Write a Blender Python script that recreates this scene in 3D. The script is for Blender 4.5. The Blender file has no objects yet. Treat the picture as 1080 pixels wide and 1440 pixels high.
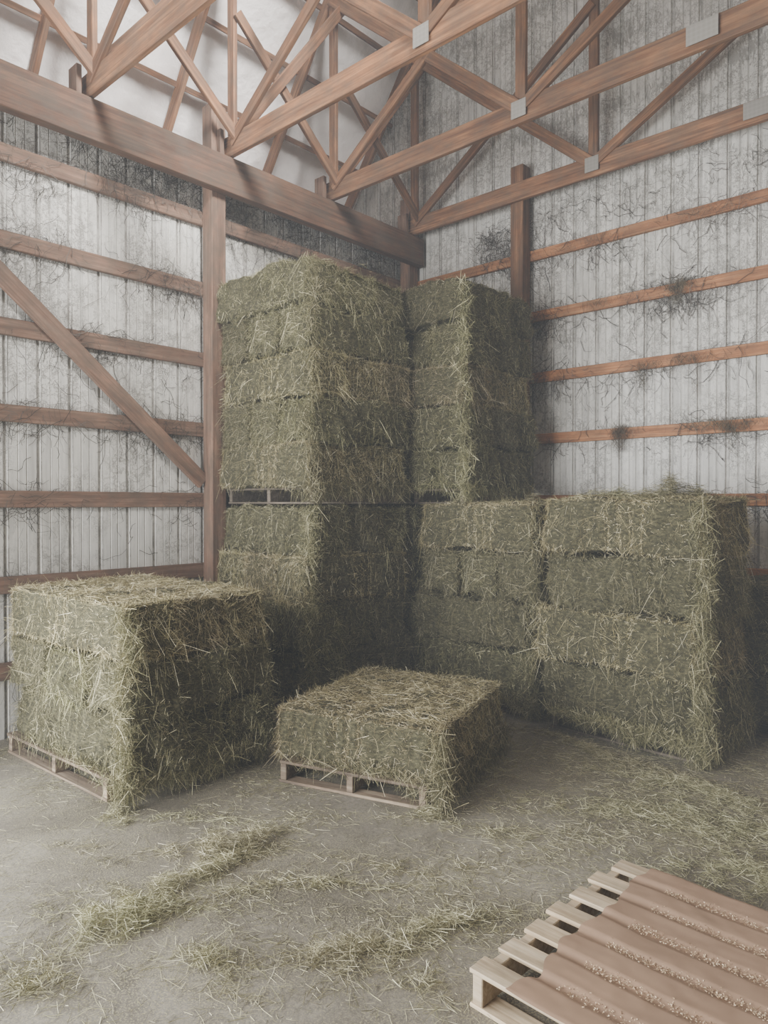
import bpy, math, random
import numpy as np
from mathutils import Vector, Matrix, noise as mnoise

random.seed(7)
S = bpy.context.scene
C = S.collection

# ------------------------------------------------------------------ materials
def new_mat(name):
    m = bpy.data.materials.new(name); m.use_nodes = True
    nt = m.node_tree; nt.nodes.clear()
    o = nt.nodes.new('ShaderNodeOutputMaterial')
    b = nt.nodes.new('ShaderNodeBsdfPrincipled')
    nt.links.new(b.outputs[0], o.inputs[0])
    return m, nt, b
def N(nt, t, **kw):
    n = nt.nodes.new(t)
    for k, v in kw.items():
        if k.startswith('i_'): n.inputs[k[2:].replace('_', ' ')].default_value = v
        else: setattr(n, k, v)
    return n
def ramp(nt, fac, stops):
    r = nt.nodes.new('ShaderNodeValToRGB')
    e = r.color_ramp.elements
    while len(e) < len(stops): e.new(0.5)
    for i, (p, c) in enumerate(stops):
        e[i].position = p
        e[i].color = (c[0], c[1], c[2], 1) if not isinstance(c, (int, float)) else (c, c, c, 1)
    nt.links.new(fac, r.inputs[0]); return r
def coords(nt, scale):
    t = nt.nodes.new('ShaderNodeTexCoord'); mp = nt.nodes.new('ShaderNodeMapping')
    mp.inputs['Scale'].default_value = scale
    nt.links.new(t.outputs['Object'], mp.inputs[0]); return mp.outputs[0]
def mixc(nt, fac, a, b, mode='MIX'):
    m = nt.nodes.new('ShaderNodeMix'); m.data_type = 'RGBA'; m.blend_type = mode
    for s, v in ((m.inputs[0], fac), (m.inputs[6], a), (m.inputs[7], b)):
        if hasattr(v, 'links'): nt.links.new(v, s)
        elif isinstance(v, (int, float)): s.default_value = v
        else: s.default_value = (*v, 1)
    return m.outputs[2]
def mth(nt, op, a, b=None, c=None, clamp=False):
    m = nt.nodes.new('ShaderNodeMath'); m.operation = op; m.use_clamp = clamp
    for i, v in enumerate((a, b, c)):
        if v is None: continue
        if hasattr(v, 'links'): nt.links.new(v, m.inputs[i])
        else: m.inputs[i].default_value = v
    return m.outputs[0]
def bump(nt, b, h, strength=.4, dist=.01):
    n = nt.nodes.new('ShaderNodeBump'); n.inputs['Strength'].default_value = strength
    n.inputs['Distance'].default_value = dist
    nt.links.new(h, n.inputs['Height']); nt.links.new(n.outputs[0], b.inputs['Normal'])

def wood_mat(name, dark, mid, light, rough=.75, dust=0.0):
    m, nt, b = new_mat(name)
    oi = nt.nodes.new('ShaderNodeObjectInfo')
    c = coords(nt, (1.2, 34, 34))
    ad = nt.nodes.new('ShaderNodeVectorMath'); ad.operation = 'ADD'
    nt.links.new(c, ad.inputs[0])
    sc = mth(nt, 'MULTIPLY', oi.outputs['Random'], 40)
    nt.links.new(sc, ad.inputs[1])
    n1 = N(nt, 'ShaderNodeTexNoise', i_Scale=1.0, i_Detail=6.0, i_Roughness=.65, i_Distortion=.8)
    nt.links.new(ad.outputs[0], n1.inputs[0])
    r = ramp(nt, n1.outputs[0], [(.32, dark), (.5, mid), (.66, light)])
    c2 = coords(nt, (2, 5, 5))
    n2 = N(nt, 'ShaderNodeTexNoise', i_Scale=1.5, i_Detail=6.0, i_Roughness=.65)
    nt.links.new(c2, n2.inputs[0])
    r2 = ramp(nt, n2.outputs[0], [(.3, .55), (.65, 1.05)])
    out = mixc(nt, 1.0, r.outputs[0], r2.outputs[0], 'MULTIPLY')
    if dust:
        n3 = N(nt, 'ShaderNodeTexNoise', i_Scale=5.0, i_Detail=6.0, i_Roughness=.7); nt.links.new(coords(nt, (1, 2, 2)), n3.inputs[0])
        out = mixc(nt, mth(nt, 'MULTIPLY', ramp(nt, n3.outputs[0], [(.4, 0.0), (.6, 1.0)]).outputs[0], dust), out, (.085, .068, .05))
    br = mth(nt, 'MULTIPLY_ADD', oi.outputs['Random'], .35, .8)
    hs = nt.nodes.new('ShaderNodeHueSaturation'); nt.links.new(br, hs.inputs['Value'])
    nt.links.new(out, hs.inputs['Color'])
    nt.links.new(hs.outputs[0], b.inputs['Base Color'])
    b.inputs['Roughness'].default_value = rough
    bump(nt, b, n1.outputs[0], .25, .004)
    return m
M_timber = wood_mat('timber_pine', (.09, .036, .015), (.21, .092, .038), (.35, .17, .075), dust=.4)
M_header = wood_mat('header_pine', (.07, .034, .018), (.14, .066, .035), (.21, .108, .06), dust=.55)
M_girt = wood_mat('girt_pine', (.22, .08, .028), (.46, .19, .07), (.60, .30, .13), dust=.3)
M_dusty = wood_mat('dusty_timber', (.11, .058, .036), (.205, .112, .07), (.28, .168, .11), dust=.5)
M_pallet = wood_mat('pallet_wood', (.38, .28, .17), (.62, .49, .33), (.76, .63, .46))
M_palletold = wood_mat('weathered_pallet_wood', (.13, .09, .06), (.27, .195, .13), (.42, .34, .24), dust=.3)
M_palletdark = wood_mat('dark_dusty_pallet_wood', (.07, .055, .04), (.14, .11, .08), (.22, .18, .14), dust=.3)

def straw_mat(name, stops, vr=.35):
    m, nt, b = new_mat(name)
    g = nt.nodes.new('ShaderNodeNewGeometry'); oi = nt.nodes.new('ShaderNodeObjectInfo')
    r = ramp(nt, g.outputs['Random Per Island'], stops)
    hs = nt.nodes.new('ShaderNodeHueSaturation')
    hue = mth(nt, 'MULTIPLY_ADD', oi.outputs['Random'], .02, .487)
    val = mth(nt, 'MULTIPLY_ADD', oi.outputs['Random'], vr, 1 - vr / 2)
    nt.links.new(hue, hs.inputs['Hue']); nt.links.new(val, hs.inputs['Value'])
    nt.links.new(r.outputs[0], hs.inputs['Color'])
    nt.links.new(hs.outputs[0], b.inputs['Base Color'])
    b.inputs['Roughness'].default_value = .6
    b.inputs['Specular IOR Level'].default_value = .25
    return m
GREEN = [(0, (.04, .04, .018)), (.28, (.112, .108, .048)), (.58, (.235, .22, .105)), (.84, (.43, .395, .215)), (1, (.80, .74, .50))]
GOLD = [(0, (.085, .072, .032)), (.28, (.25, .215, .10)), (.58, (.48, .415, .21)), (.84, (.70, .62, .37)), (1, (.90, .83, .61))]
M_green = straw_mat('hay_green', GREEN, .5)
M_gold = straw_mat('hay_gold', GOLD, .3)
M_litter = straw_mat('hay_litter', [(0, (.12, .115, .055)), (.4, (.29, .272, .145)), (.8, (.49, .46, .28)), (1, (.74, .70, .50))], .15)
M_oldhay = straw_mat('old_dusty_hay', [(0, (.05, .042, .03)), (.6, (.13, .105, .07)), (1, (.26, .21, .14))])
M_web = straw_mat('dusty_cobweb', [(0, (.02, .018, .015)), (.7, (.06, .052, .042)), (1, (.15, .13, .11))], .1)
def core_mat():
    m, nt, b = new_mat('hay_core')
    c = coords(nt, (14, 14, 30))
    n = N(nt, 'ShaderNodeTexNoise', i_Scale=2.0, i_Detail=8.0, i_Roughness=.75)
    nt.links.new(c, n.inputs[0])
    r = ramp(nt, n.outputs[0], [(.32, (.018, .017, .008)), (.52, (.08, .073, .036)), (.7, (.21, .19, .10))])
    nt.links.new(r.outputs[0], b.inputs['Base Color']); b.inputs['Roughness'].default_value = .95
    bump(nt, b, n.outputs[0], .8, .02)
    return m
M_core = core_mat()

PER = .2286
def metal_mat():
    m, nt, b = new_mat('dusty_white_steel')
    c = coords(nt, (1, 1, 1))
    base = N(nt, 'ShaderNodeTexNoise', i_Scale=1.3, i_Detail=5.0); nt.links.new(c, base.inputs[0])
    rb = ramp(nt, base.outputs[0], [(.3, (.56, .54, .49)), (.7, (.72, .705, .66))])
    cs = coords(nt, (9, 9, .8))
    st = N(nt, 'ShaderNodeTexNoise', i_Scale=1.6, i_Detail=7.0, i_Roughness=.72); nt.links.new(cs, st.inputs[0])
    rs = ramp(nt, st.outputs[0], [(.38, .62), (.56, 1.0)])
    col = mixc(nt, .7, rb.outputs[0], rs.outputs[0], 'MULTIPLY')
    sep = nt.nodes.new('ShaderNodeSeparateXYZ'); nt.links.new(c, sep.inputs[0])
    u = mth(nt, 'FRACT', mth(nt, 'ADD', mth(nt, 'DIVIDE', mth(nt, 'ADD', sep.outputs[0], sep.outputs[1]), PER), 100.0))
    def lines(qs, w0, w1):
        dd = None
        for q in qs:
            a = mth(nt, 'ABSOLUTE', mth(nt, 'SUBTRACT', u, q))
            dd = a if dd is None else mth(nt, 'MINIMUM', dd, a)
        return ramp(nt, dd, [(w0, 1.0), (w1, 0.0)]).outputs[0]
    gn = N(nt, 'ShaderNodeTexNoise', i_Scale=5.0, i_Detail=7.0, i_Roughness=.8); nt.links.new(c, gn.inputs[0])
    gmask = ramp(nt, gn.outputs[0], [(.38, .2), (.58, .9)]).outputs[0]
    grib = mth(nt, 'MULTIPLY', lines((0.0, .135, 1.0), .012, .030), gmask)
    gmin = mth(nt, 'MULTIPLY', mth(nt, 'MULTIPLY', lines((.42, .46, .68, .72), .006, .016), gmask), .55)
    grib = mth(nt, 'MAXIMUM', grib, gmin)
    dn = N(nt, 'ShaderNodeTexNoise', i_Scale=5.0, i_Detail=6.0, i_Roughness=.75); nt.links.new(c, dn.inputs[0])
    mk = N(nt, 'ShaderNodeTexNoise', i_Scale=1.6, i_Detail=4.0); nt.links.new(c, mk.inputs[0])
    hgt = mth(nt, 'MULTIPLY_ADD', mth(nt, 'MINIMUM', sep.outputs[2], 4.5), .035, -.09)
    def web(scale, wdt, lo, hi, amp):
        vm = nt.nodes.new('ShaderNodeVectorMath'); vm.operation = 'MULTIPLY_ADD'
        nt.links.new(dn.outputs['Color'], vm.inputs[0]); vm.inputs[1].default_value = (amp, amp, amp); nt.links.new(c, vm.inputs[2])
        vo = N(nt, 'ShaderNodeTexVoronoi', feature='DISTANCE_TO_EDGE', i_Scale=scale); nt.links.new(vm.outputs[0], vo.inputs['Vector'])
        rv = ramp(nt, vo.outputs[0], [(.0, 1.0), (wdt, 0.0)])
        rm = ramp(nt, mth(nt, 'ADD', mk.outputs[0], hgt), [(lo, 0.0), (hi, 1.0)])
        return mth(nt, 'MULTIPLY', rv.outputs[0], rm.outputs[0])
    w1 = web(5.0, .04, .38, .52, .55); w2 = web(11.0, .06, .43, .56, .35)
    t = mth(nt, 'FRACT', mth(nt, 'DIVIDE', mth(nt, 'SUBTRACT', sep.outputs[2], .48), .6))
    near = mth(nt, 'ABSOLUTE', mth(nt, 'SUBTRACT', t, .5))
    nf = N(nt, 'ShaderNodeTexNoise', i_Scale=16.0, i_Detail=8.0, i_Roughness=.85, i_Distortion=1.5); nt.links.new(coords(nt, (1.5, 1.5, .5)), nf.inputs[0])
    sp = mth(nt, 'ADD', mth(nt, 'MULTIPLY_ADD', near, .36, -.12), nf.outputs[0])
    sp = mth(nt, 'ADD', sp, mth(nt, 'MULTIPLY', mth(nt, 'SUBTRACT', mk.outputs[0], .5), .25))
    sp = mth(nt, 'ADD', sp, mth(nt, 'MULTIPLY', hgt, .35))
    rsp = ramp(nt, sp, [(.555, 0.0), (.61, 1.0)])
    d = mth(nt, 'MAXIMUM', mth(nt, 'MULTIPLY', mth(nt, 'MAXIMUM', w1, w2), .9), mth(nt, 'MULTIPLY', rsp.outputs[0], .65), clamp=True)
    d = mth(nt, 'MAXIMUM', d, grib)
    col = mixc(nt, d, col, (.10, .088, .07))
    nt.links.new(col, b.inputs['Base Color'])
    b.inputs['Roughness'].default_value = .5
    return m
M_metal = metal_mat()

def simple(name, col, rough=.8, nscale=6, var=.25, metallic=0, bmp=.0, bd=.01):
    m, nt, b = new_mat(name)
    c = coords(nt, (1, 1, 1))
    n = N(nt, 'ShaderNodeTexNoise', i_Scale=float(nscale), i_Detail=6.0, i_Roughness=.6); nt.links.new(c, n.inputs[0])
    lo = tuple(x * (1 - var) for x in col); hi = tuple(min(1, x * (1 + var)) for x in col)
    r = ramp(nt, n.outputs[0], [(.3, lo), (.7, hi)])
    nt.links.new(r.outputs[0], b.inputs['Base Color'])
    b.inputs['Roughness'].default_value = rough; b.inputs['Metallic'].default_value = metallic
    if bmp: bump(nt, b, n.outputs[0], bmp, bd)
    return m
M_insul = simple('white_insulation', (.86, .82, .79), .5, 6.0, .07, bmp=.5, bd=.05)
M_dark = simple('weathered_boards', (.30, .26, .21), .8, 3.0, .2)
M_paper = simple('brown_kraft_paper', (.315, .205, .135), .65, 5, .12, bmp=.15)
M_grain = straw_mat('spilled_grain', [(0, (.45, .33, .19)), (.5, (.62, .48, .3)), (1, (.8, .67, .47))])
def plate_mat():
    m, nt, b = new_mat('galvanised_toothed_plate')
    c = coords(nt, (1, 1, 1))
    v = N(nt, 'ShaderNodeTexVoronoi', i_Scale=32.0, i_Randomness=.0); nt.links.new(c, v.inputs['Vector'])
    r = ramp(nt, v.outputs['Distance'], [(.30, (.03, .025, .02)), (.38, (.21, .195, .17)), (.8, (.25, .235, .21))])
    nt.links.new(r.outputs[0], b.inputs['Base Color']); b.inputs['Roughness'].default_value = .7
    return m
M_plate = plate_mat()
def floor_mat():
    m, nt, b = new_mat('dusty_concrete')
    c = coords(nt, (1, 1, 1))
    n = N(nt, 'ShaderNodeTexNoise', i_Scale=1.1, i_Detail=9.0, i_Roughness=.65, i_Distortion=.6); nt.links.new(c, n.inputs[0])
    r = ramp(nt, n.outputs[0], [(.34, (.10, .087, .066)), (.5, (.185, .165, .132)), (.66, (.28, .256, .214))])
    n2 = N(nt, 'ShaderNodeTexNoise', i_Scale=50.0, i_Detail=7.0, i_Roughness=.85); nt.links.new(c, n2.inputs[0])
    r2 = ramp(nt, n2.outputs[0], [(.35, .5), (.6, 1.18)])
    col = mixc(nt, 1.0, r.outputs[0], r2.outputs[0], 'MULTIPLY')
    n3 = N(nt, 'ShaderNodeTexNoise', i_Scale=150.0, i_Detail=2.0); nt.links.new(c, n3.inputs[0])
    n4 = N(nt, 'ShaderNodeTexNoise', i_Scale=1.8, i_Detail=6.0, i_Roughness=.7); nt.links.new(c, n4.inputs[0])
    s = mth(nt, 'MULTIPLY', ramp(nt, n3.outputs[0], [(.52, 0.0), (.60, 1.0)]).outputs[0], ramp(nt, n4.outputs[0], [(.38, .15), (.56, .9)]).outputs[0])
    col = mixc(nt, s, col, (.34, .31, .20))
    nt.links.new(col, b.inputs['Base Color']); b.inputs['Roughness'].default_value = .6
    bump(nt, b, n2.outputs[0], .2, .004)
    return m
M_floor = floor_mat()

# ------------------------------------------------------------------ mesh helpers
def np_mesh(name, V, Q, mats, midx=None, smooth=False):
    me = bpy.data.meshes.new(name)
    me.vertices.add(len(V)); me.vertices.foreach_set('co', np.asarray(V, dtype=np.float32).ravel())
    Q = np.asarray(Q, dtype=np.int32)
    me.loops.add(Q.size); me.loops.foreach_set('vertex_index', Q.ravel())
    me.polygons.add(len(Q)); me.polygons.foreach_set('loop_start', np.arange(0, Q.size, 4, dtype=np.int32))
    for m in mats: me.materials.append(m)
    if midx is not None: me.polygons.foreach_set('material_index', np.asarray(midx, dtype=np.int32))
    me.update(calc_edges=True); me.validate()
    if smooth: me.shade_smooth()
    else: me.shade_flat()
    return me
def obj(name, me, loc=(0, 0, 0), rot=(0, 0, 0), parent=None, label=None, cat=None, group=None, kind=None):
    o = bpy.data.objects.new(name, me); C.objects.link(o)
    o.location = loc; o.rotation_euler = rot
    if parent: o.parent = parent
    if label: o['label'] = label
    if cat: o['category'] = cat
    if group: o['group'] = group
    if kind: o['kind'] = kind
    return o
def boxes_mesh(name, blist, mat, bevel=.004, jit=0):
    import bmesh
    bm = bmesh.new()
    for b in blist:
        x0, x1, y0, y1, z0, z1 = b
        r = bmesh.ops.create_cube(bm, size=1)
        for v in r['verts']:
            v.co = Vector(((x0 + x1) / 2 + v.co.x * (x1 - x0), (y0 + y1) / 2 + v.co.y * (y1 - y0), (z0 + z1) / 2 + v.co.z * (z1 - z0)))
            if jit: v.co += Vector((random.uniform(-jit, jit), random.uniform(-jit, jit), 0))
    if bevel: bmesh.ops.bevel(bm, geom=bm.edges[:], offset=bevel, segments=1, affect='EDGES')
    me = bpy.data.meshes.new(name); bm.to_mesh(me); bm.free(); me.materials.append(mat); return me
def timber(name, p0, p1, w, h, mat, parent=None, up=Vector((0, 0, 1)), **kw):
    p0, p1 = Vector(p0), Vector(p1); d = p1 - p0; L = d.length; X = d.normalized()
    Y = up.cross(X).normalized()
    if Y.length < .5: Y = Vector((0, 1, 0))
    Z = X.cross(Y)
    me = boxes_mesh(name, [(-L / 2, L / 2, -w / 2, w / 2, -h / 2, h / 2)], mat, .004)
    M = Matrix((X, Y, Z)).transposed().to_4x4(); M.translation = (p0 + p1) / 2
    o = bpy.data.objects.new(name, me); C.objects.link(o)
    if parent:
        M.translation = M.translation - parent.location; o.parent = parent; o.matrix_local = M
    else: o.matrix_world = M
    for k, v in kw.items(): o[k] = v
    return o

def ribbons(P, D, L, W, bendv, rng):
    n = len(P); L = L[:, None]; W = W[:, None]
    r = rng.normal(size=(n, 3)); side = np.cross(D, r); side /= np.linalg.norm(side, axis=1)[:, None] + 1e-9
    m = P + D * L * .5 + bendv * .3; e = P + D * L + bendv
    V = np.empty((n, 6, 3))
    V[:, 0] = P - side * W / 2; V[:, 1] = P + side * W / 2
    V[:, 2] = m - side * W / 2; V[:, 3] = m + side * W / 2
    V[:, 4] = e - side * W * .3; V[:, 5] = e + side * W * .3
    b = np.arange(n)[:, None] * 6
    Q = np.concatenate([b + np.array([0, 1, 3, 2]), b + np.array([2, 3, 5, 4])], axis=1).reshape(-1, 4)
    return V.reshape(-1, 3), Q
def nrm(a): return a / (np.linalg.norm(a, axis=1)[:, None] + 1e-9)

# ------------------------------------------------------------------ hay bale mesh
BL, BW, BH = 1.12, .375, .355
def make_bale(seed, mat_side, rough=1.0, L=BL, W=BW, H=BH):
    rng = np.random.default_rng(seed)
    hx, hy, hz = L / 2, W / 2, H / 2
    rad = .04
    def surf(p):
        q = np.clip(p, [-hx + rad, -hy + rad, -hz + rad], [hx - rad, hy - rad, hz - rad])
        d = nrm(p - q)
        s = np.array([mnoise.noise(Vector((a[0] * 3.2 + seed * 3.1, a[1] * 3.2, a[2] * 3.5))) for a in p]) * .055 * rough
        s += np.array([mnoise.noise(Vector((a[0] * 15 + seed, a[1] * 9, a[2] * 9))) for a in p]) * .024 * rough
        flake = (np.abs((p[:, 0] / .09 + seed * .37) % 1 - .5) > .42).astype(float) * -.009
        return q + d * (rad - .004 + s + flake)[:, None], d
    Vs, Qs, off = [], [], 0
    def face(ax, sg, nu, nv):
        nonlocal off
        a = [i for i in range(3) if i != ax]; h = [hx, hy, hz]
        u = np.linspace(-1, 1, nu); v = np.linspace(-1, 1, nv)
        U, Vv = np.meshgrid(u, v, indexing='ij')
        p = np.zeros((nu * nv, 3)); p[:, ax] = sg * h[ax]; p[:, a[0]] = U.ravel() * h[a[0]]; p[:, a[1]] = Vv.ravel() * h[a[1]]
        q, _ = surf(p); Vs.append(q)
        i, j = np.meshgrid(np.arange(nu - 1), np.arange(nv - 1), indexing='ij'); i = i.ravel(); j = j.ravel()
        Qs.append(np.stack([i * nv + j, (i + 1) * nv + j, (i + 1) * nv + j + 1, i * nv + j + 1], 1) + off)
        off += nu * nv
    for ax, nu, nv in ((0, 14, 14), (1, 40, 14), (2, 40, 14)):
        for sg in (-1, 1): face(ax, sg, nu, nv)
    ncore = sum(len(q) for q in Qs)
    def add(ax, sg, n, lmin, lmax, outw, droop, coh=1.6):
        nonlocal off
        h = [hx, hy, hz]
        p = rng.uniform(-1, 1, (n, 3)) * h
        p[:, ax] = sg * h[ax]
        cv = np.array([mnoise.noise(Vector((x[0] * 9 + seed * 2, x[1] * 9, x[2] * 9))) for x in p])
        p = p[rng.uniform(0, 1, n) < np.clip(.85 + cv * .9, .3, 1)]; n = len(p)
        q, d = surf(p)
        nn = np.zeros((n, 3)); nn[:, ax] = sg
        t = rng.normal(size=(n, 3)); t[:, ax] = 0; t = nrm(t)
        co = np.array([mnoise.noise_vector(Vector((x[0] * 7 + seed, x[1] * 7, x[2] * 7))) for x in p])
        co[:, ax] = 0
        t = nrm(t * .8 + co * coh)
        if droop > .8: t[:, 2] -= .5; t = nrm(t)
        o = rng.uniform(-.12, 1, n)[:, None] * outw
        D = nrm(t + nn * o)
        Ln = rng.uniform(lmin, lmax, n) * rng.uniform(.4, 1, n)
        Wd = rng.uniform(.0008, .0024, n)
        bd = rng.normal(size=(n, 3)) * .14 * Ln[:, None]; bd[:, 2] -= droop * Ln * np.clip(o[:, 0], 0, 1)
        st = q - nn * .004 - D * Ln[:, None] * .35
        V, Q = ribbons(st, D, Ln, Wd, bd, rng)
        Vs.append(V); Qs.append(Q + off); off += len(V)
    A_end, A_side, A_top = W * H, L * H, L * W
    for sg in (-1, 1):
        add(0, sg, int(A_end * 21000), .03, .12, .5, .35)
        add(0, sg, int(A_end * 2800), .10, .24, .8, 1.2)
        add(1, sg, int(A_side * 19000), .02, .08, .35 * rough, .3)
        add(1, sg, int(A_side * 1700 * rough), .09, .23, .55, 1.1)
        add(2, sg, int(A_top * (10000 if sg > 0 else 1500)), .04, .13, .3, .1)
    V = np.concatenate(Vs); Q = np.concatenate(Qs)
    mi = np.ones(len(Q), dtype=np.int32); mi[:ncore] = 0
    return np_mesh('hay_bale_mesh', V, Q, [M_core, mat_side], mi)
BALES = {'green': [make_bale(s, M_green, 1.15) for s in (1, 2, 3)], 'gold': [make_bale(s, M_gold, .6) for s in (4, 5)]}

# ------------------------------------------------------------------ pallet
def pallet(x, y, z, rz, sx, sy, mat, label, h=.13, nb=7, group='wooden pallets'):
    e = obj('pallet', None, (x, y, z), (0, 0, rz), label=label, cat='pallet', group=group)
    t = .017; bw = .09
    ys = np.linspace(-sy / 2 + bw / 2, sy / 2 - bw / 2, nb)
    obj('deck', boxes_mesh('deck', [(-sx / 2 + random.uniform(-.018, .016), sx / 2, a - bw / 2, a + bw / 2, h - t, h) for a in ys], mat, .003, .003), parent=e)
    ys2 = np.linspace(-sy / 2 + bw / 2, sy / 2 - bw / 2, 4)
    obj('base_boards', boxes_mesh('base_boards', [(-sx / 2, sx / 2, a - bw / 2, a + bw / 2, 0.001, t) for a in ys2], mat, .003, .002), parent=e)
    for xs in (-sx / 2 + .03, 0, sx / 2 - .03):
        obj('stringer', boxes_mesh('stringer', [(xs - .02, xs + .02, -sy / 2 + .004, sy / 2 - .004, t, h - t)], mat, .003), parent=e)
    return e

def stack(cx, cy, z, rz, sx, sy, layers, pattern, label_b, group, pal_label, ydir=(), jit=.014, scaleH=1.0, inset=(.02, .02, .02), fringe=(0, 0, 0), nac=3, pmat=None):
    z0 = z; R = Matrix.Rotation(rz, 4, 'Z')
    ax, ay, by = inset
    off = R @ Vector((-ax / 2 + .01, (ay - by) / 2, 0))
    pallet(cx + off.x, cy + off.y, z, rz, sx - ax - .02, sy - ay - by, pmat or M_palletold, pal_label); z0 += .13
    Hh = BH * scaleH
    for l in range(layers):
        alongx = l not in ydir
        lo = Vector((random.uniform(-.028, .028), random.uniform(-.028, .028), 0))
        ls = random.uniform(.97, 1.025)
        cnt = nac if alongx else 3
        for i in range(cnt):
            k = pattern[l % len(pattern)]
            me = random.choice(BALES['gold' if k == 'g' else 'green'])
            o = bpy.data.objects.new('hay_bale', me); C.objects.link(o)
            f = (i - (cnt - 1) / 2)
            if alongx:
                lp = Vector((0, f * sy / cnt, 0)); a = 0; s = (sx / BL * ls, (sy / cnt) / BW, scaleH * .97)
                j = jit
            else:
                lp = Vector((f * sx / 3, 0, 0)); a = math.pi / 2; s = (sy / BL * ls, (sx / 3) / BW * 1.03, scaleH * .97)
                j = .004
            lp += Vector((random.uniform(-j, j), random.uniform(-j, j), 0)) + lo
            wp = R @ lp
            o.location = (cx + wp.x, cy + wp.y, z0 + Hh * (l + .5))
            o.rotation_euler = (0, random.uniform(-.008, .008), rz + a + random.choice((0, math.pi)) + random.uniform(-.018, .018))
            o.scale = s
            o['label'] = label_b[0 if k == 'g' else 1]; o['category'] = 'hay bale'; o['group'] = group
    H = z0 + Hh * layers - z
    if sum(fringe):
        rng = np.random.default_rng(int(cx * 100 + abs(cy) * 10)); Ps = []; Ds = []
        n1, n2, n3 = fringe
        p = np.zeros((n1, 3)); p[:, 0] = sx / 2 + rng.normal(0, .018, n1); p[:, 1] = rng.uniform(-sy / 2, sy / 2, n1)
        cl = np.array([mnoise.noise(Vector((a * 5, cx, 0))) for a in p[:, 1]])
        p[:, 2] = .17 - rng.uniform(0, .13, n1) * np.clip(.75 + cl, 0, 1.1); Ps.append(p)
        d = rng.normal(size=(n1, 3)) * [.3, .8, .5]; d[:, 2] -= .7; Ds.append(d)
        p = np.zeros((n2, 3)); u = rng.uniform(0, 1, n2) ** .6; p[:, 0] = -sx / 2 + sx * u; p[:, 1] = -sy / 2 + rng.normal(0, .018, n2)
        cl = np.array([mnoise.noise(Vector((a * 5, cy, 3))) for a in p[:, 0]])
        p[:, 2] = .18 - rng.uniform(0, .12, n2) * np.clip(.15 + cl * 1.2 + .7 * (u > .8), 0, 1); Ps.append(p)
        d = rng.normal(size=(n2, 3)) * [.8, .3, .5]; d[:, 2] -= .5; Ds.append(d)
        p = np.zeros((n3, 3)); p[:, 2] = rng.uniform(.02, H - .03, n3)
        q = np.array([mnoise.noise(Vector((a * 4, cx * 5, 7))) for a in p[:, 2]])
        p[:, 0] = sx / 2 - .01 + q * .04 + rng.normal(0, .03, n3); p[:, 1] = -sy / 2 + .01 + q * .03 + rng.normal(0, .03, n3); Ps.append(p)
        d = rng.normal(size=(n3, 3)); d[:, 2] -= .8; Ds.append(d)
        P = np.concatenate(Ps); D = nrm(np.concatenate(Ds)); n = len(P)
        L = rng.uniform(.04, .16, n); P -= D * L[:, None] * .4
        bd = rng.normal(size=(n, 3)) * .015; bd[:, 2] -= .015
        V, Q = ribbons(P, D, L, rng.uniform(.001, .0025, n), bd, rng); V[:, 2] = np.maximum(V[:, 2], .002)
        obj('loose_hay_fringe', np_mesh('loose_hay_fringe', V, Q, [M_green]), (cx, cy, z), (0, 0, rz), label='loose stems hanging from the bale stack edges', cat='loose hay', group='hay hanging off stack edges', kind='stuff')
    return z + H

LB = lambda w: ("golden hay bale " + w, "shaggy green hay bale " + w)
r_ = math.radians
stack(.99, -3.905, 0, r_(2.5), 1.46, 1.0, 3, 'nng', LB("in three-layer stack by the side wall"), 'bales in the three-layer stack', 'weathered wooden pallet under the three-layer hay stack', ydir=(1,), scaleH=.92, inset=(.18, .0, .05), fringe=(2200, 500, 2400))
stack(2.35, -2.84, 0, r_(16.5), 1.07, 1.18, 1, 'g', LB("lying in one layer on a pallet"), 'bales in the single layer', 'weathered wooden pallet under a single layer of bales', scaleH=.9, inset=(.1, .0, .05), fringe=(2400, 600, 900))
zt = stack(.76, -2.11, 0, 0, 1.14, 1.12, 4, 'nngn', LB("at the base of the tall corner stack"), 'bales in the tall stack base', 'wooden pallet on the floor under the tall stack', ydir=(2,), scaleH=1.06, fringe=(500, 300, 2000))
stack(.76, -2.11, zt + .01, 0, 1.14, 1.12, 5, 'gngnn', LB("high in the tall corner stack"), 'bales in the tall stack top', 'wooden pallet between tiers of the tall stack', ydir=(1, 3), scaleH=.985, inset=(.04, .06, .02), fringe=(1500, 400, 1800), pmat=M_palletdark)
zt2 = stack(.76, -.90, 0, 0, 1.14, 1.12, 4, 'nnnn', LB("deep in the corner base stack"), 'bales in the corner base stack', 'wooden pallet on the floor in the corner', scaleH=1.06)
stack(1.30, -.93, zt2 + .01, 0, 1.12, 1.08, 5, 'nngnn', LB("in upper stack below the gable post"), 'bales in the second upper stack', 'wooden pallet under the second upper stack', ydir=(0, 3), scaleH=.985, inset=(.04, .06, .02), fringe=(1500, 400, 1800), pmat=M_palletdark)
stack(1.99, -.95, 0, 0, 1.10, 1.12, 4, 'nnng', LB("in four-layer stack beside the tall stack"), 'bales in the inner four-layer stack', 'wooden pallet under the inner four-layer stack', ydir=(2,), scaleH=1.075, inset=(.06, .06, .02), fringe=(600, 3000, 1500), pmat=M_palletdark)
stack(3.27, -1.24, 0, r_(-4), 1.17, .80, 4, 'ngng', LB("in four-layer stack along the gable wall"), 'bales in the outer four-layer stack', 'wooden pallet under the outer four-layer stack', scaleH=1.10, inset=(.08, .08, .02), fringe=(2600, 3500, 3500), nac=2, pmat=M_palletdark)
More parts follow.
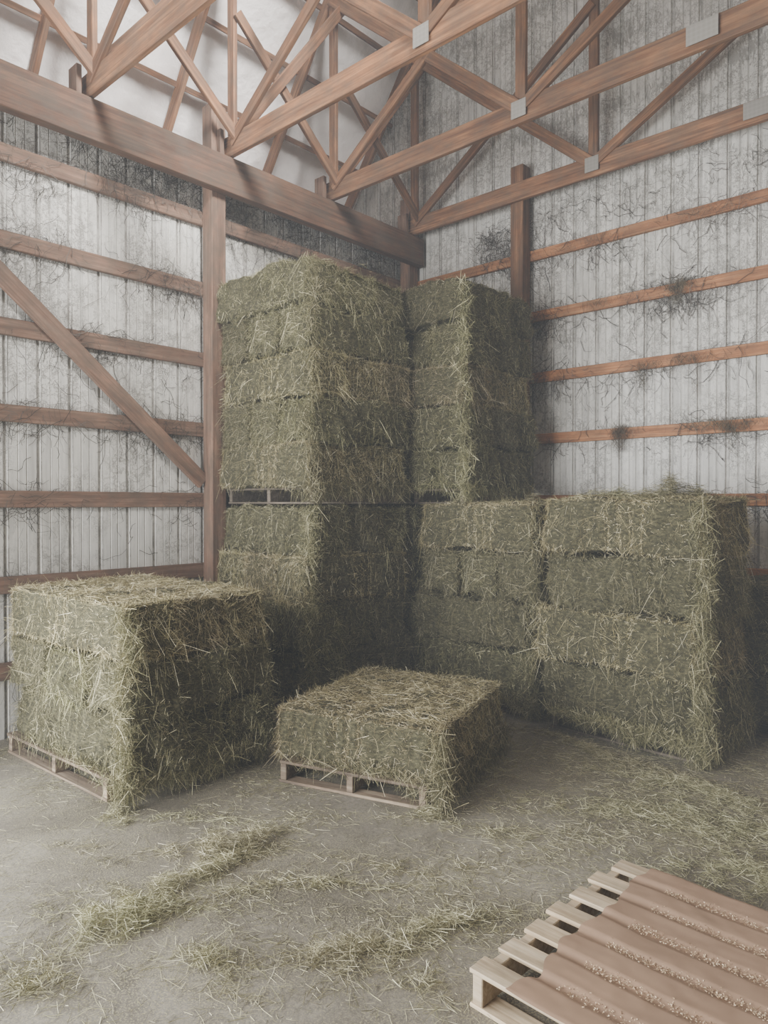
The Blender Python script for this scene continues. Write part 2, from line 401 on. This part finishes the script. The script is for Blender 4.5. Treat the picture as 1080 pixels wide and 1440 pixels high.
stack(3.60, -.45, 0, r_(-2), 1.02, .62, 3, 'nnn', LB("in low dark stack against the gable wall"), 'bales in the low stack at the gable wall', 'wooden pallet under the low stack at the wall', scaleH=.90, inset=(.04, .04, .02), fringe=(800, 100, 800), nac=2, pmat=M_palletdark)

# ------------------------------------------------------------------ loose hay
def pile(name, x, y, z, sx, sy, h, n, rz, mat, label, cat='loose hay', group=None, lmin=.02, lmax=.10, hang=0, rect=False, kind='stuff'):
    rng = np.random.default_rng(int(abs(x * 1000 + y * 77)) + n)
    g = rng.normal(size=(n, 2)); P = np.zeros((n, 3))
    if rect:
        u = rng.uniform(-1, 1, (n, 2)); P[:, 0] = u[:, 0] * sx / 2; P[:, 1] = u[:, 1] * sy / 2
        hh = np.array([.5 + mnoise.noise(Vector((a * 3 + x, b * 3 + y, 2))) for a, b in P[:, :2]])
        P[:, 2] = rng.uniform(0, 1, n) * h * np.clip(hh, .15, 1.2) * (1 - np.max(np.abs(u), axis=1) ** 4)
    else:
        ang = np.arctan2(g[:, 1], g[:, 0]); rr = np.linalg.norm(g, axis=1)
        rr *= 1 + .35 * np.sin(3 * ang + x * 5) + .25 * np.sin(5 * ang + y * 9)
        P[:, 0] = np.cos(ang) * rr * sx * .5; P[:, 1] = np.sin(ang) * rr * sy * .5
        P[:, 1] += .12 * sx * np.sin(P[:, 0] / sx * 3 + x * 7)
        cl = np.array([mnoise.noise(Vector((a * 11 + x * 3, b * 11, 4))) for a, b in P[:, :2]])
        keep = rng.uniform(0, 1, n) < np.clip(.7 + 1.4 * cl, .08, 1)
        if not hang: P = P[keep]; rr = rr[keep]; g = g[keep]; cl = cl[keep]; n = len(P)
        P[:, 2] = .004 + rng.uniform(0, 1, n) * h * np.exp(-.6 * rr ** 2) * np.clip(.8 + cl, .2, 1.6)
    D = rng.normal(size=(n, 3)); D[:, 2] *= .28; D = nrm(D)
    L = rng.uniform(lmin, lmax, n); W = rng.uniform(.0008, .0021, n)
    P -= D * L[:, None] / 2
    bd = rng.normal(size=(n, 3)) * .014; bd[:, 2] = -np.abs(bd[:, 2]) * .6
    if hang:
        P[:, 2] += -rng.uniform(0, 1, n) ** 1.5 * hang * np.exp(-.5 * g[:, 0] ** 2)
        D[:, 2] -= .8; D = nrm(D); bd[:, 2] -= .02
    V, Q = ribbons(P, D, L, W, bd, rng)
    if not hang: V[:, 2] = np.maximum(V[:, 2], .002)
    return obj(name, np_mesh(name, V, Q, [mat]), (x, y, z), (0, 0, rz), label=label, cat=cat, group=group, kind=kind)
G = 'loose hay heaps on the floor'
FP = [(2.48, -4.24, .34, .15, .10, 3400, 1.15), (2.58, -4.52, .42, .10, .06, 2400, 1.25), (2.68, -4.88, .26, .15, .11, 3400, .9),
      (2.77, -5.31, .3, .2, .05, 1800, .3), (3.15, -4.80, .22, .10, .045, 900, .5), (3.47, -4.44, .27, .11, .05, 1500, .9),
      (3.66, -4.10, .4, .11, .045, 1900, 1.0), (3.07, -4.20, .6, .09, .025, 1200, .9), (3.22, -3.80, .65, .10, .02, 1100, .9),
      (3.41, -3.14, .6, .14, .02, 1500, .6), (3.85, -2.62, .8, .18, .03, 4200, .3), (3.95, -2.05, .6, .2, .045, 5600, .2),
      (4.50, -2.80, .6, .3, .05, 4600, .4), (3.80, -4.42, .2, .13, .03, 500, 0), (1.95, -4.75, .25, .07, .015, 400, .4),
      (3.2, -1.80, .8, .08, .05, 4500, 0), (1.80, -4.43, .09, .07, .10, 1000, 0), (2.98, -3.32, .12, .07, .07, 900, .3), (2.1, -4.2, .5, .07, .015, 500, .8),
      (4.2, -2.3, .7, .2, .03, 3600, .3), (2.9, -2.6, .2, .6, .02, 900, .2), (2.85, -4.55, .5, .05, .012, 350, 1.1), (3.4, -4.75, .5, .05, .012, 350, .7)]
for p in FP:
    pile('loose_hay_heap', p[0], p[1], 0, p[2], p[3], p[4], p[5], p[6], M_litter, 'scattered heap of loose dry hay on concrete', group=G)
GT = 'loose hay lying on top of the stacks'
for (x, y, z, a, b_, h, n, r) in [(3.27, -1.24, 1.675, 1.12, .76, .09, 5000, -4), (1.99, -.95, 1.64, 1.06, 1.06, .06, 3000, 0),
                               (.99, -3.905, 1.10, 1.40, .95, .05, 6500, 2.5), (2.35, -2.84, .445, 1.02, 1.12, .04, 6000, 16.5), (.76, -2.11, 3.50, 1.05, 1.05, .08, 2500, 0), (1.3, -.93, 3.50, 1.05, 1., .08, 2500, 0)]:
    pile('loose_hay_layer', x, y, z, a, b_, h, n, r_(r), M_gold if z < 1.2 else M_green, 'loose hay strewn on top of a bale stack', group=GT, rect=True, lmax=.12)
pile('loose_hay_mound', 3.52, -1.33, 1.67, .34, .34, .15, 8000, 0, M_green, 'mound of loose hay on the four-layer stack', group=GT, lmax=.1)
pile('loose_hay_mound', 3.15, -1.4, 1.67, .24, .2, .09, 2500, 0, M_green, 'mound of loose hay on the four-layer stack', group=GT, lmax=.1)
pile('loose_hay_mound', 2.4, -1.2, 1.63, .22, .2, .09, 1800, 0, M_green, 'mound of loose hay on the four-layer stack', group=GT, lmax=.1)
pile('loose_hay_mound', 1.0, -2.35, 3.50, .32, .22, .13, 3500, 0, M_green, 'mound of loose hay on the tall stack', group=GT, lmax=.1)
def litter():
    rng = np.random.default_rng(5)
    n = 330000
    x = rng.uniform(.2, 6.6, n); y = rng.uniform(-6.0, -.3, n)
    gx = np.linspace(0, 7.2, 150); gy = np.linspace(-6.5, 0, 140)
    F = np.array([[mnoise.fractal(Vector((a * 1.3 + 3 - b * .5, b * 1.3 + a * .3, 0)), .7, 2.1, 5) for b in gy] for a in gx])
    ix = np.clip((x / 7.2 * 149).astype(int), 0, 149); iy = np.clip(((y + 6.5) / 6.5 * 139).astype(int), 0, 139)
    keep = F[ix, iy]
    far = np.clip((x - 1.5) / 2.5, 0, 1) * np.clip((y + 4.5) / 2, 0, 1)
    pr = np.clip(.17 + keep * .75 + .32 * far, .05, 1); m = rng.uniform(0, 1, n) < pr
    x = x[m]; y = y[m]; n = len(x)
    P = np.stack([x, y, rng.uniform(.002, .006, n)], 1)
    D = rng.normal(size=(n, 3)); D[:, 2] *= .03; D = nrm(D)
    L = .006 + .08 * rng.uniform(0, 1, n) ** 2.4; W = rng.uniform(.0006, .0019, n)
    bd = rng.normal(size=(n, 3)) * .2 * L[:, None]; bd[:, 2] = 0
    V, Q = ribbons(P, D, L, W, bd, rng); V[:, 2] = np.clip(V[:, 2], .0015, .02)
    obj('hay_litter', np_mesh('hay_litter', V, Q, [M_litter]), label='thin scatter of hay stems over the concrete', cat='hay litter', kind='stuff')
litter()

# ------------------------------------------------------------------ room shell
def struct(name, me, **k): return obj(name, me, kind='structure', **k)
def corr_wall(name, axis, k0, a1, z0, z1):
    prof = [(0, 0), (.006, .012), (.025, .012), (.031, 0), (.094, 0), (.097, .003), (.102, .003), (.105, 0), (.155, 0), (.158, .003), (.163, .003), (.166, 0)]
    pts = []; a = k0 * PER
    while a < a1:
        for p, h in prof:
            if a + p <= a1: pts.append((a + p, h))
        a += PER
    V = []
    for z in (z0, z1):
        for p, h in pts:
            V.append((-h - .001, p, z) if axis == 'y' else (p, h + .001, z))
    n = len(pts); Q = [(i, i + 1, n + i + 1, n + i) for i in range(n - 1)]
    return np_mesh(name, V, Q, [M_metal])
struct('wall_left', corr_wall('wall_left', 'y', -25, 0.03, 0, 4.56))
struct('wall_left', corr_wall('wall_left_far', 'y', -42, -8.6, 0, 4.56))
struct('wall_left', corr_wall('wall_left_above', 'y', -38, -5.7, 3.4, 4.56))
struct('wall_back', corr_wall('wall_back', 'x', -9, 10.1, 0, 10.2))
struct('floor', boxes_mesh('floor', [(-.4, 12, -14, .3, -.15, 0)], M_floor, 0))
struct('wall_right', boxes_mesh('wall_right', [(10, 10.05, -9.6, 0.02, 0, 7.2)], M_dark, 0))
struct('wall_front', boxes_mesh('wall_front', [(3.4, 10, -9.65, -9.6, 0, 10), (-2, .2, -9.65, -9.6, 0, 10), (.2, 3.4, -9.65, -9.6, 3.9, 10)], M_dark, 0))
mS = 1.45; X0, Z0 = -.34, 5.95
def zs(x): return Z0 + mS * (x - X0)
xb, xt = -1.30, 1.3
zb, ztp = zs(xb), zs(xt)
PX = [-.95, -.62, -.28, .06, .40, .75, 1.1]
nvec = Vector((mS, 0, -1)).normalized(); up_s = Vector((1, 0, mS)).normalized()
nu, nv = 90, 260; V = []
for i in range(nu):
    for j in range(nv):
        x = xb + (xt - xb) * i / (nu - 1); y = -9.6 + 9.62 * j / (nv - 1)
        s = .012 * mnoise.noise(Vector((x * 2.5, y * 1.5, 0))) + .010 * abs(mnoise.noise(Vector((x * 9, y * 3 + x * 4, 5))))
        V.append((x - nvec.x * .02 + nvec.x * s, y, zs(x) - nvec.z * .02 + nvec.z * s))
Q = [(i * nv + j, (i + 1) * nv + j, (i + 1) * nv + j + 1, i * nv + j + 1) for i in range(nu - 1) for j in range(nv - 1)]
nb0 = len(V)
V += [(xt, .02, ztp), (xt, -9.6, ztp), (6, -9.6, ztp + 1.4), (6, .02, ztp + 1.4), (10, .02, 7.2), (10, -9.6, 7.2)]
Q += [(nb0 + 1, nb0, nb0 + 3, nb0 + 2), (nb0 + 2, nb0 + 3, nb0 + 4, nb0 + 5)]
struct('ceiling', np_mesh('ceiling', V, Q, [M_insul], smooth=True))
struct('light_seal_1', boxes_mesh('light_seal_1', [(xb - .05, -.03, -9.6, .02, 4.44, 4.48)], M_dusty, 0))  # unseen soffit added to close the eave gap against light leaks
struct('light_seal_2', boxes_mesh('light_seal_2', [(xb - .05, xb, -9.6, .02, 4.44, zb + .05)], M_dusty, 0))  # unseen upright strip added to seal the soffit's outer edge from light
GP = 'roof purlins'
for i, x in enumerate(PX):
    p = Vector((x, 0, zs(x))) + nvec * .045
    timber('purlin', (p.x, -9.5, p.z), (p.x, -.02, p.z), .07, .05, M_timber, up=up_s,
           label='reddish pine purlin against white insulation', category='beam', group=GP)

GG = 'wall girts'
ZG = [.48, 1.08, 1.68, 2.28, 2.88, 3.48, 4.08]
for z in ZG:
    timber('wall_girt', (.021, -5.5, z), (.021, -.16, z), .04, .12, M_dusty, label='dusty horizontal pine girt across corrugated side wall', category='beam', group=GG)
for z in ZG:
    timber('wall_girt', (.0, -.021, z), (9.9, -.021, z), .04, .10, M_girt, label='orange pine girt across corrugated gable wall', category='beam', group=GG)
GPO = 'barn posts'
def post(x, y, z1, lab):
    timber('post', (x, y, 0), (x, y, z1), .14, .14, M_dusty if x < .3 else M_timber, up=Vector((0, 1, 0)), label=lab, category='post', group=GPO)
post(.115, -2.68, 5.02, 'square timber wall post carrying the header')
post(.115, -.115, 5.02, 'square timber corner post behind stacked hay')
post(.115, -5.3, 5.02, 'square timber wall post carrying the header')
post(1.55, -.115, 4.94, 'square timber post on the gable wall')
timber('header_beam', (.235, -9.5, 4.42), (.235, -.05, 4.42), .09, .30, M_header, label='deep pine header beam along the side wall', category='beam')
timber('diagonal_brace', (.062, -5.25, 3.98), (.062, -2.76, 1.83), .038, .13, M_dusty, up=Vector((0, .6, .8)), label='long diagonal timber brace nailed over wall girts', category='beam')

# ------------------------------------------------------------------ trusses
def seg(name, e, y, a, b, w, h, mat=M_timber):
    p0 = Vector((a[0], y, a[1])); p1 = Vector((b[0], y, b[1]))
    d = (p1 - p0).normalized(); up = Vector((-d.z, 0, d.x))
    if up.z < 0: up = -up
    if abs(up.z) < .01: up = Vector((1, 0, 0))
    return timber(name, p0, p1, w, h, mat, parent=e, up=up)
ZC = 4.67
for y in (-.20, -1.42, -2.60, -3.82, -5.05):
    e = obj('roof_truss', None, (.2, y, 4.58), label='pine roof truss spanning from the header beam' if y < -.5 else 'pine roof truss against the gable wall', cat='roof truss', group='roof trusses')
    seg('bottom_chord', e, y, (.12, ZC), (9.8, ZC), .042, .18)
    a = (xb + .17, zs(xb + .17) - .18); b = (xt + .0, zs(xt) - .24)
    seg('rafter', e, y, a, b, .042, .12)
    seg('top_chord', e, y, (xt, ztp - .22), (6, ztp + 1.18), .042, .14)
    yo = y - .02
    seg('web', e, y, (.27, ZC + .09), (.27, 6.70), .04, .09)
    seg('web', e, yo, (.28, ZC + .02), (2.36, 6.12), .04, .09)
    seg('web', e, yo, (2.36, ZC + .02), (.25, 6.50), .04, .10)
    seg('web', e, y, (2.36, ZC + .09), (2.36, 8.45), .04, .09)
    seg('web', e, yo, (2.40, ZC + .04), (5.6, 6.47), .04, .09)
    seg('web', e, yo, (5.6, ZC + .02), (2.36, 7.07), .04, .09)
    seg('web', e, y, (5.6, ZC + .09), (5.6, 9.0), .04, .09)
    for (px, s) in ((2.36, .13), (3.72, .20)):
        obj('gusset_plate', boxes_mesh('gusset_plate', [(px - s / 2 - .2, px + s / 2 - .2, -.0435, -.0405, ZC - .055 - 4.58, ZC + .075 - 4.58)], M_plate, 0), parent=e)
YT = [-5.05, -3.82, -2.60, -1.42, -.20]
for i in range(4):
    ya, yb = YT[i], YT[i + 1]
    timber('cross_brace', (.337, ya, 5.76), (.337, yb, 4.72), .038, .09, M_timber, up=Vector((0, .6, .8)), label='pine cross brace between roof trusses', category='beam', group='truss cross braces')
    timber('cross_brace', (.378, ya, 4.76), (.378, yb, 6.35), .038, .09, M_timber, up=Vector((0, -.6, .8)), label='pine cross brace between roof trusses', category='beam', group='truss cross braces')
for y in YT[1:]:
    timber('truss_block', (.17, y - .08, 4.58), (.17, y - .08, 4.80), .04, .13, M_dusty, up=Vector((1, 0, 0)), label='short timber block beside truss heel', category='wood block', group='truss blocks')

# ------------------------------------------------------------------ cobwebs
def cobwebs(name, axis, n, a0, a1, label, seed):
    rng = np.random.default_rng(seed); K = 7
    a = rng.uniform(a0, a1, n)
    zi = rng.choice(len(ZG) + 1, n, p=np.array([.04, .06, .08, .11, .14, .17, .2, .2]))
    z = np.array(ZG + [4.42])[zi] + rng.normal(0, .09, n) - .03 * (zi == 7)
    cl = np.array([mnoise.noise(Vector((q * 1.5, w * 2, seed))) for q, w in zip(a, z)])
    m = rng.uniform(0, 1, n) < np.clip(.35 + cl * 1.5, .06, 1); a = a[m]; z = z[m]; n = len(a)
    L = rng.uniform(.05, .36, n) * rng.uniform(.3, 1, n); th = rng.uniform(-.7, .7, n) + rng.choice([0, math.pi, -math.pi / 2, -math.pi / 2], n)
    W = rng.uniform(.0005, .0022, n); t = np.linspace(0, 1, K)
    ph = rng.uniform(0, 6.28, (n, 2)); am = rng.uniform(.03, .16, n) * L
    X = a[:, None] + np.cos(th)[:, None] * L[:, None] * t + am[:, None] * np.sin(ph[:, :1] + t * 8)
    Z = z[:, None] + np.sin(th)[:, None] * L[:, None] * t + am[:, None] * np.sin(ph[:, 1:] + t * 10) - .5 * L[:, None] * t * (1 - t)
    dep = .006 + rng.uniform(0, .012, n)[:, None] + 0 * t
    out = dep + .045 * (rng.uniform(0, 1, n) < .35)[:, None]
    V = np.empty((n, K, 2, 3))
    for s, sg in ((0, -1), (1, 1)):
        nx = -np.sin(th)[:, None] * W[:, None] * sg; nz = np.cos(th)[:, None] * W[:, None] * sg
        if axis == 'y': V[:, :, s, 0] = out; V[:, :, s, 1] = X + nx
        else: V[:, :, s, 0] = X + nx; V[:, :, s, 1] = -out
        V[:, :, s, 2] = Z + nz
    b = np.arange(n)[:, None] * (2 * K)
    Q = np.concatenate([b + np.array([2 * k, 2 * k + 1, 2 * k + 3, 2 * k + 2]) for k in range(K - 1)], axis=1).reshape(-1, 4)
    obj(name, np_mesh(name, V.reshape(-1, 3), Q, [M_web]), label=label, cat='cobweb', kind='stuff')
cobwebs('cobwebs', 'y', 16000, -5.4, -.2, 'dark dusty cobwebs draped over the corrugated side wall', 3)
cobwebs('cobwebs', 'x', 10000, 1.0, 4.5, 'dark dusty cobwebs draped over the corrugated gable wall', 4)

GTf = 'old hay tufts caught on girts'
for (x, z, w, hg, n) in [(2.55, 2.34, .10, .2, 600), (3.05, 3.54, .10, .16, 450), (3.5, 2.34, .4, .10, 800), (3.0, 2.9, .3, .1, 450), (2.75, 2.88, .06, .3, 110), (3.2, 2.88, .06, .35, 120), (1.95, 2.86, .06, .3, 90), (3.5, 2.3, .06, .4, 110), (2.4, 3.52, .3, .12, 150), (2.2, 4.1, .4, .1, 150), (3.3, 4.1, .4, .1, 150)]:
    pile('hay_tuft', x, -.06, z, w, .03, .04, n, 0, M_oldhay, 'dusty tuft of old hay caught on a girt', cat='hay tuft', group=GTf, lmin=.03, lmax=.1, hang=hg)

# ------------------------------------------------------------------ near pallet with kraft paper
px, py, prz = 4.62, -3.87, r_(-2.5)
pallet(px, py, 0, prz, 1.24, 1.03, M_pallet, 'light pine pallet partly covered with brown paper', h=.13, nb=7)
nb = 7; bw = .09; sy = 1.03
ys = np.linspace(-sy / 2 + bw / 2, sy / 2 - bw / 2, nb)
nu, nv = 60, 200
V = np.zeros((nu * nv, 3))
uu = np.linspace(0, 1, nu); vv = np.linspace(-sy / 2 - .01, sy / 2 + .01, nv)
k = 0
gap = (sy - bw) / (nb - 1)
for i, u in enumerate(uu):
    for j, v in enumerate(vv):
        left = -.47 + .06 * mnoise.noise(Vector((v * 4, 3, 0))) + .008 * math.sin(v * 45)
        x = left + (.68 - left) * u
        vw = v + .014 * mnoise.noise(Vector((x * 2.5, v * 3, 9)))
        ph = ((vw + sy / 2 - bw / 2) / gap) % 1.0
        dist = min(ph, 1 - ph) * 2
        s = max(0, (dist - .5) / .5); s = s * s * (3 - 2 * s)
        z = .1375 - .010 * s + .006 * mnoise.noise(Vector((x * 4, v * 5, 1))) * (1 if s < .5 else .5) + .002 * mnoise.noise(Vector((x * 16, v * 22, 4)))
        z = max(z, .132 if dist < .6 else .1)
        V[k] = (x, v, z); k += 1
i, j = np.meshgrid(np.arange(nu - 1), np.arange(nv - 1), indexing='ij'); i = i.ravel(); j = j.ravel()
Q = np.stack([i * nv + j, (i + 1) * nv + j, (i + 1) * nv + j + 1, i * nv + j + 1], 1)
obj('kraft_paper_sheet', np_mesh('kraft_paper_sheet', V, Q, [M_paper], smooth=True), (px, py, 0), (0, 0, prz), label='brown kraft paper sheet sagging over pallet boards', cat='paper sheet')
rng = np.random.default_rng(3); n = 6000
mid = (ys[:-1] + ys[1:]) / 2
row = rng.choice([0, 1, 2, 3, 4, 5], n, p=[.1, .15, .22, .2, .13, .2])
gx = rng.uniform(-.36, .64, n); gy = mid[row] + rng.normal(0, .013, n)
P = np.stack([gx, gy, np.full(n, .1305) + rng.uniform(0, .004, n) + 5.0 * (gy - mid[row]) ** 2], 1)
D = rng.normal(size=(n, 3)); D[:, 2] *= .3; D = nrm(D)
V, Q = ribbons(P, D, rng.uniform(.004, .007, n), rng.uniform(.002, .0035, n), np.zeros((n, 3)), rng)
obj('spilled_grain', np_mesh('spilled_grain', V, Q, [M_grain]), (px, py, 0), (0, 0, prz), label='pale grain husks spilled in the paper folds', cat='grain', kind='stuff')

# ------------------------------------------------------------------ light
def area(name, loc, target, sx, sy, power, col, spread=None):
    l = bpy.data.lights.new(name, 'AREA'); l.shape = 'RECTANGLE'; l.size = sx; l.size_y = sy; l.energy = power; l.color = col
    if spread: l.spread = spread
    o = bpy.data.objects.new(name, l); C.objects.link(o); o.location = loc
    d = Vector(target) - Vector(loc); o.rotation_euler = d.to_track_quat('-Z', 'Y').to_euler(); return o
area('front_doorway_daylight', (1.8, -9.55, 1.95), (1.8, -5, 1.95), 3.1, 3.8, 820, (.98, .99, 1.0))
area('side_doorway_daylight', (.06, -7.1, 1.7), (5, -7.1, 1.7), 2.9, 3.3, 640, (.96, .985, 1.0))
area('ceiling_fill_light', (5.9, -4.5, 9.3), (-.6, -2.8, 6.6), 1.0, 6.0, 330, (1, .985, .97), spread=.7)  # unseen fill lamp added near the ridge to brighten the white ceiling slope
w = bpy.data.worlds.new('World'); S.world = w; w.use_nodes = True
nt = w.node_tree
nt.nodes['Background'].inputs[0].default_value = (.85, .92, 1, 1)
nt.nodes['Background'].inputs[1].default_value = 1.0
vs = nt.nodes.new('ShaderNodeVolumeScatter'); vs.inputs['Color'].default_value = (.91, .95, 1, 1)
vs.inputs['Density'].default_value = .009; vs.inputs['Anisotropy'].default_value = -.4
nt.links.new(vs.outputs[0], nt.nodes['World Output'].inputs['Volume'])

# ------------------------------------------------------------------ camera
cd = bpy.data.cameras.new('Camera'); cam = bpy.data.objects.new('Camera', cd); C.objects.link(cam)
cd.sensor_fit = 'VERTICAL'; cd.sensor_height = 24; cd.lens = 24 * 1015 / 1440; cd.clip_start = .05
cam.location = (5.35, -6.28, 1.65)
cam.rotation_euler = (math.radians(90 - .68), 0, math.radians(42.3))
S.camera = cam
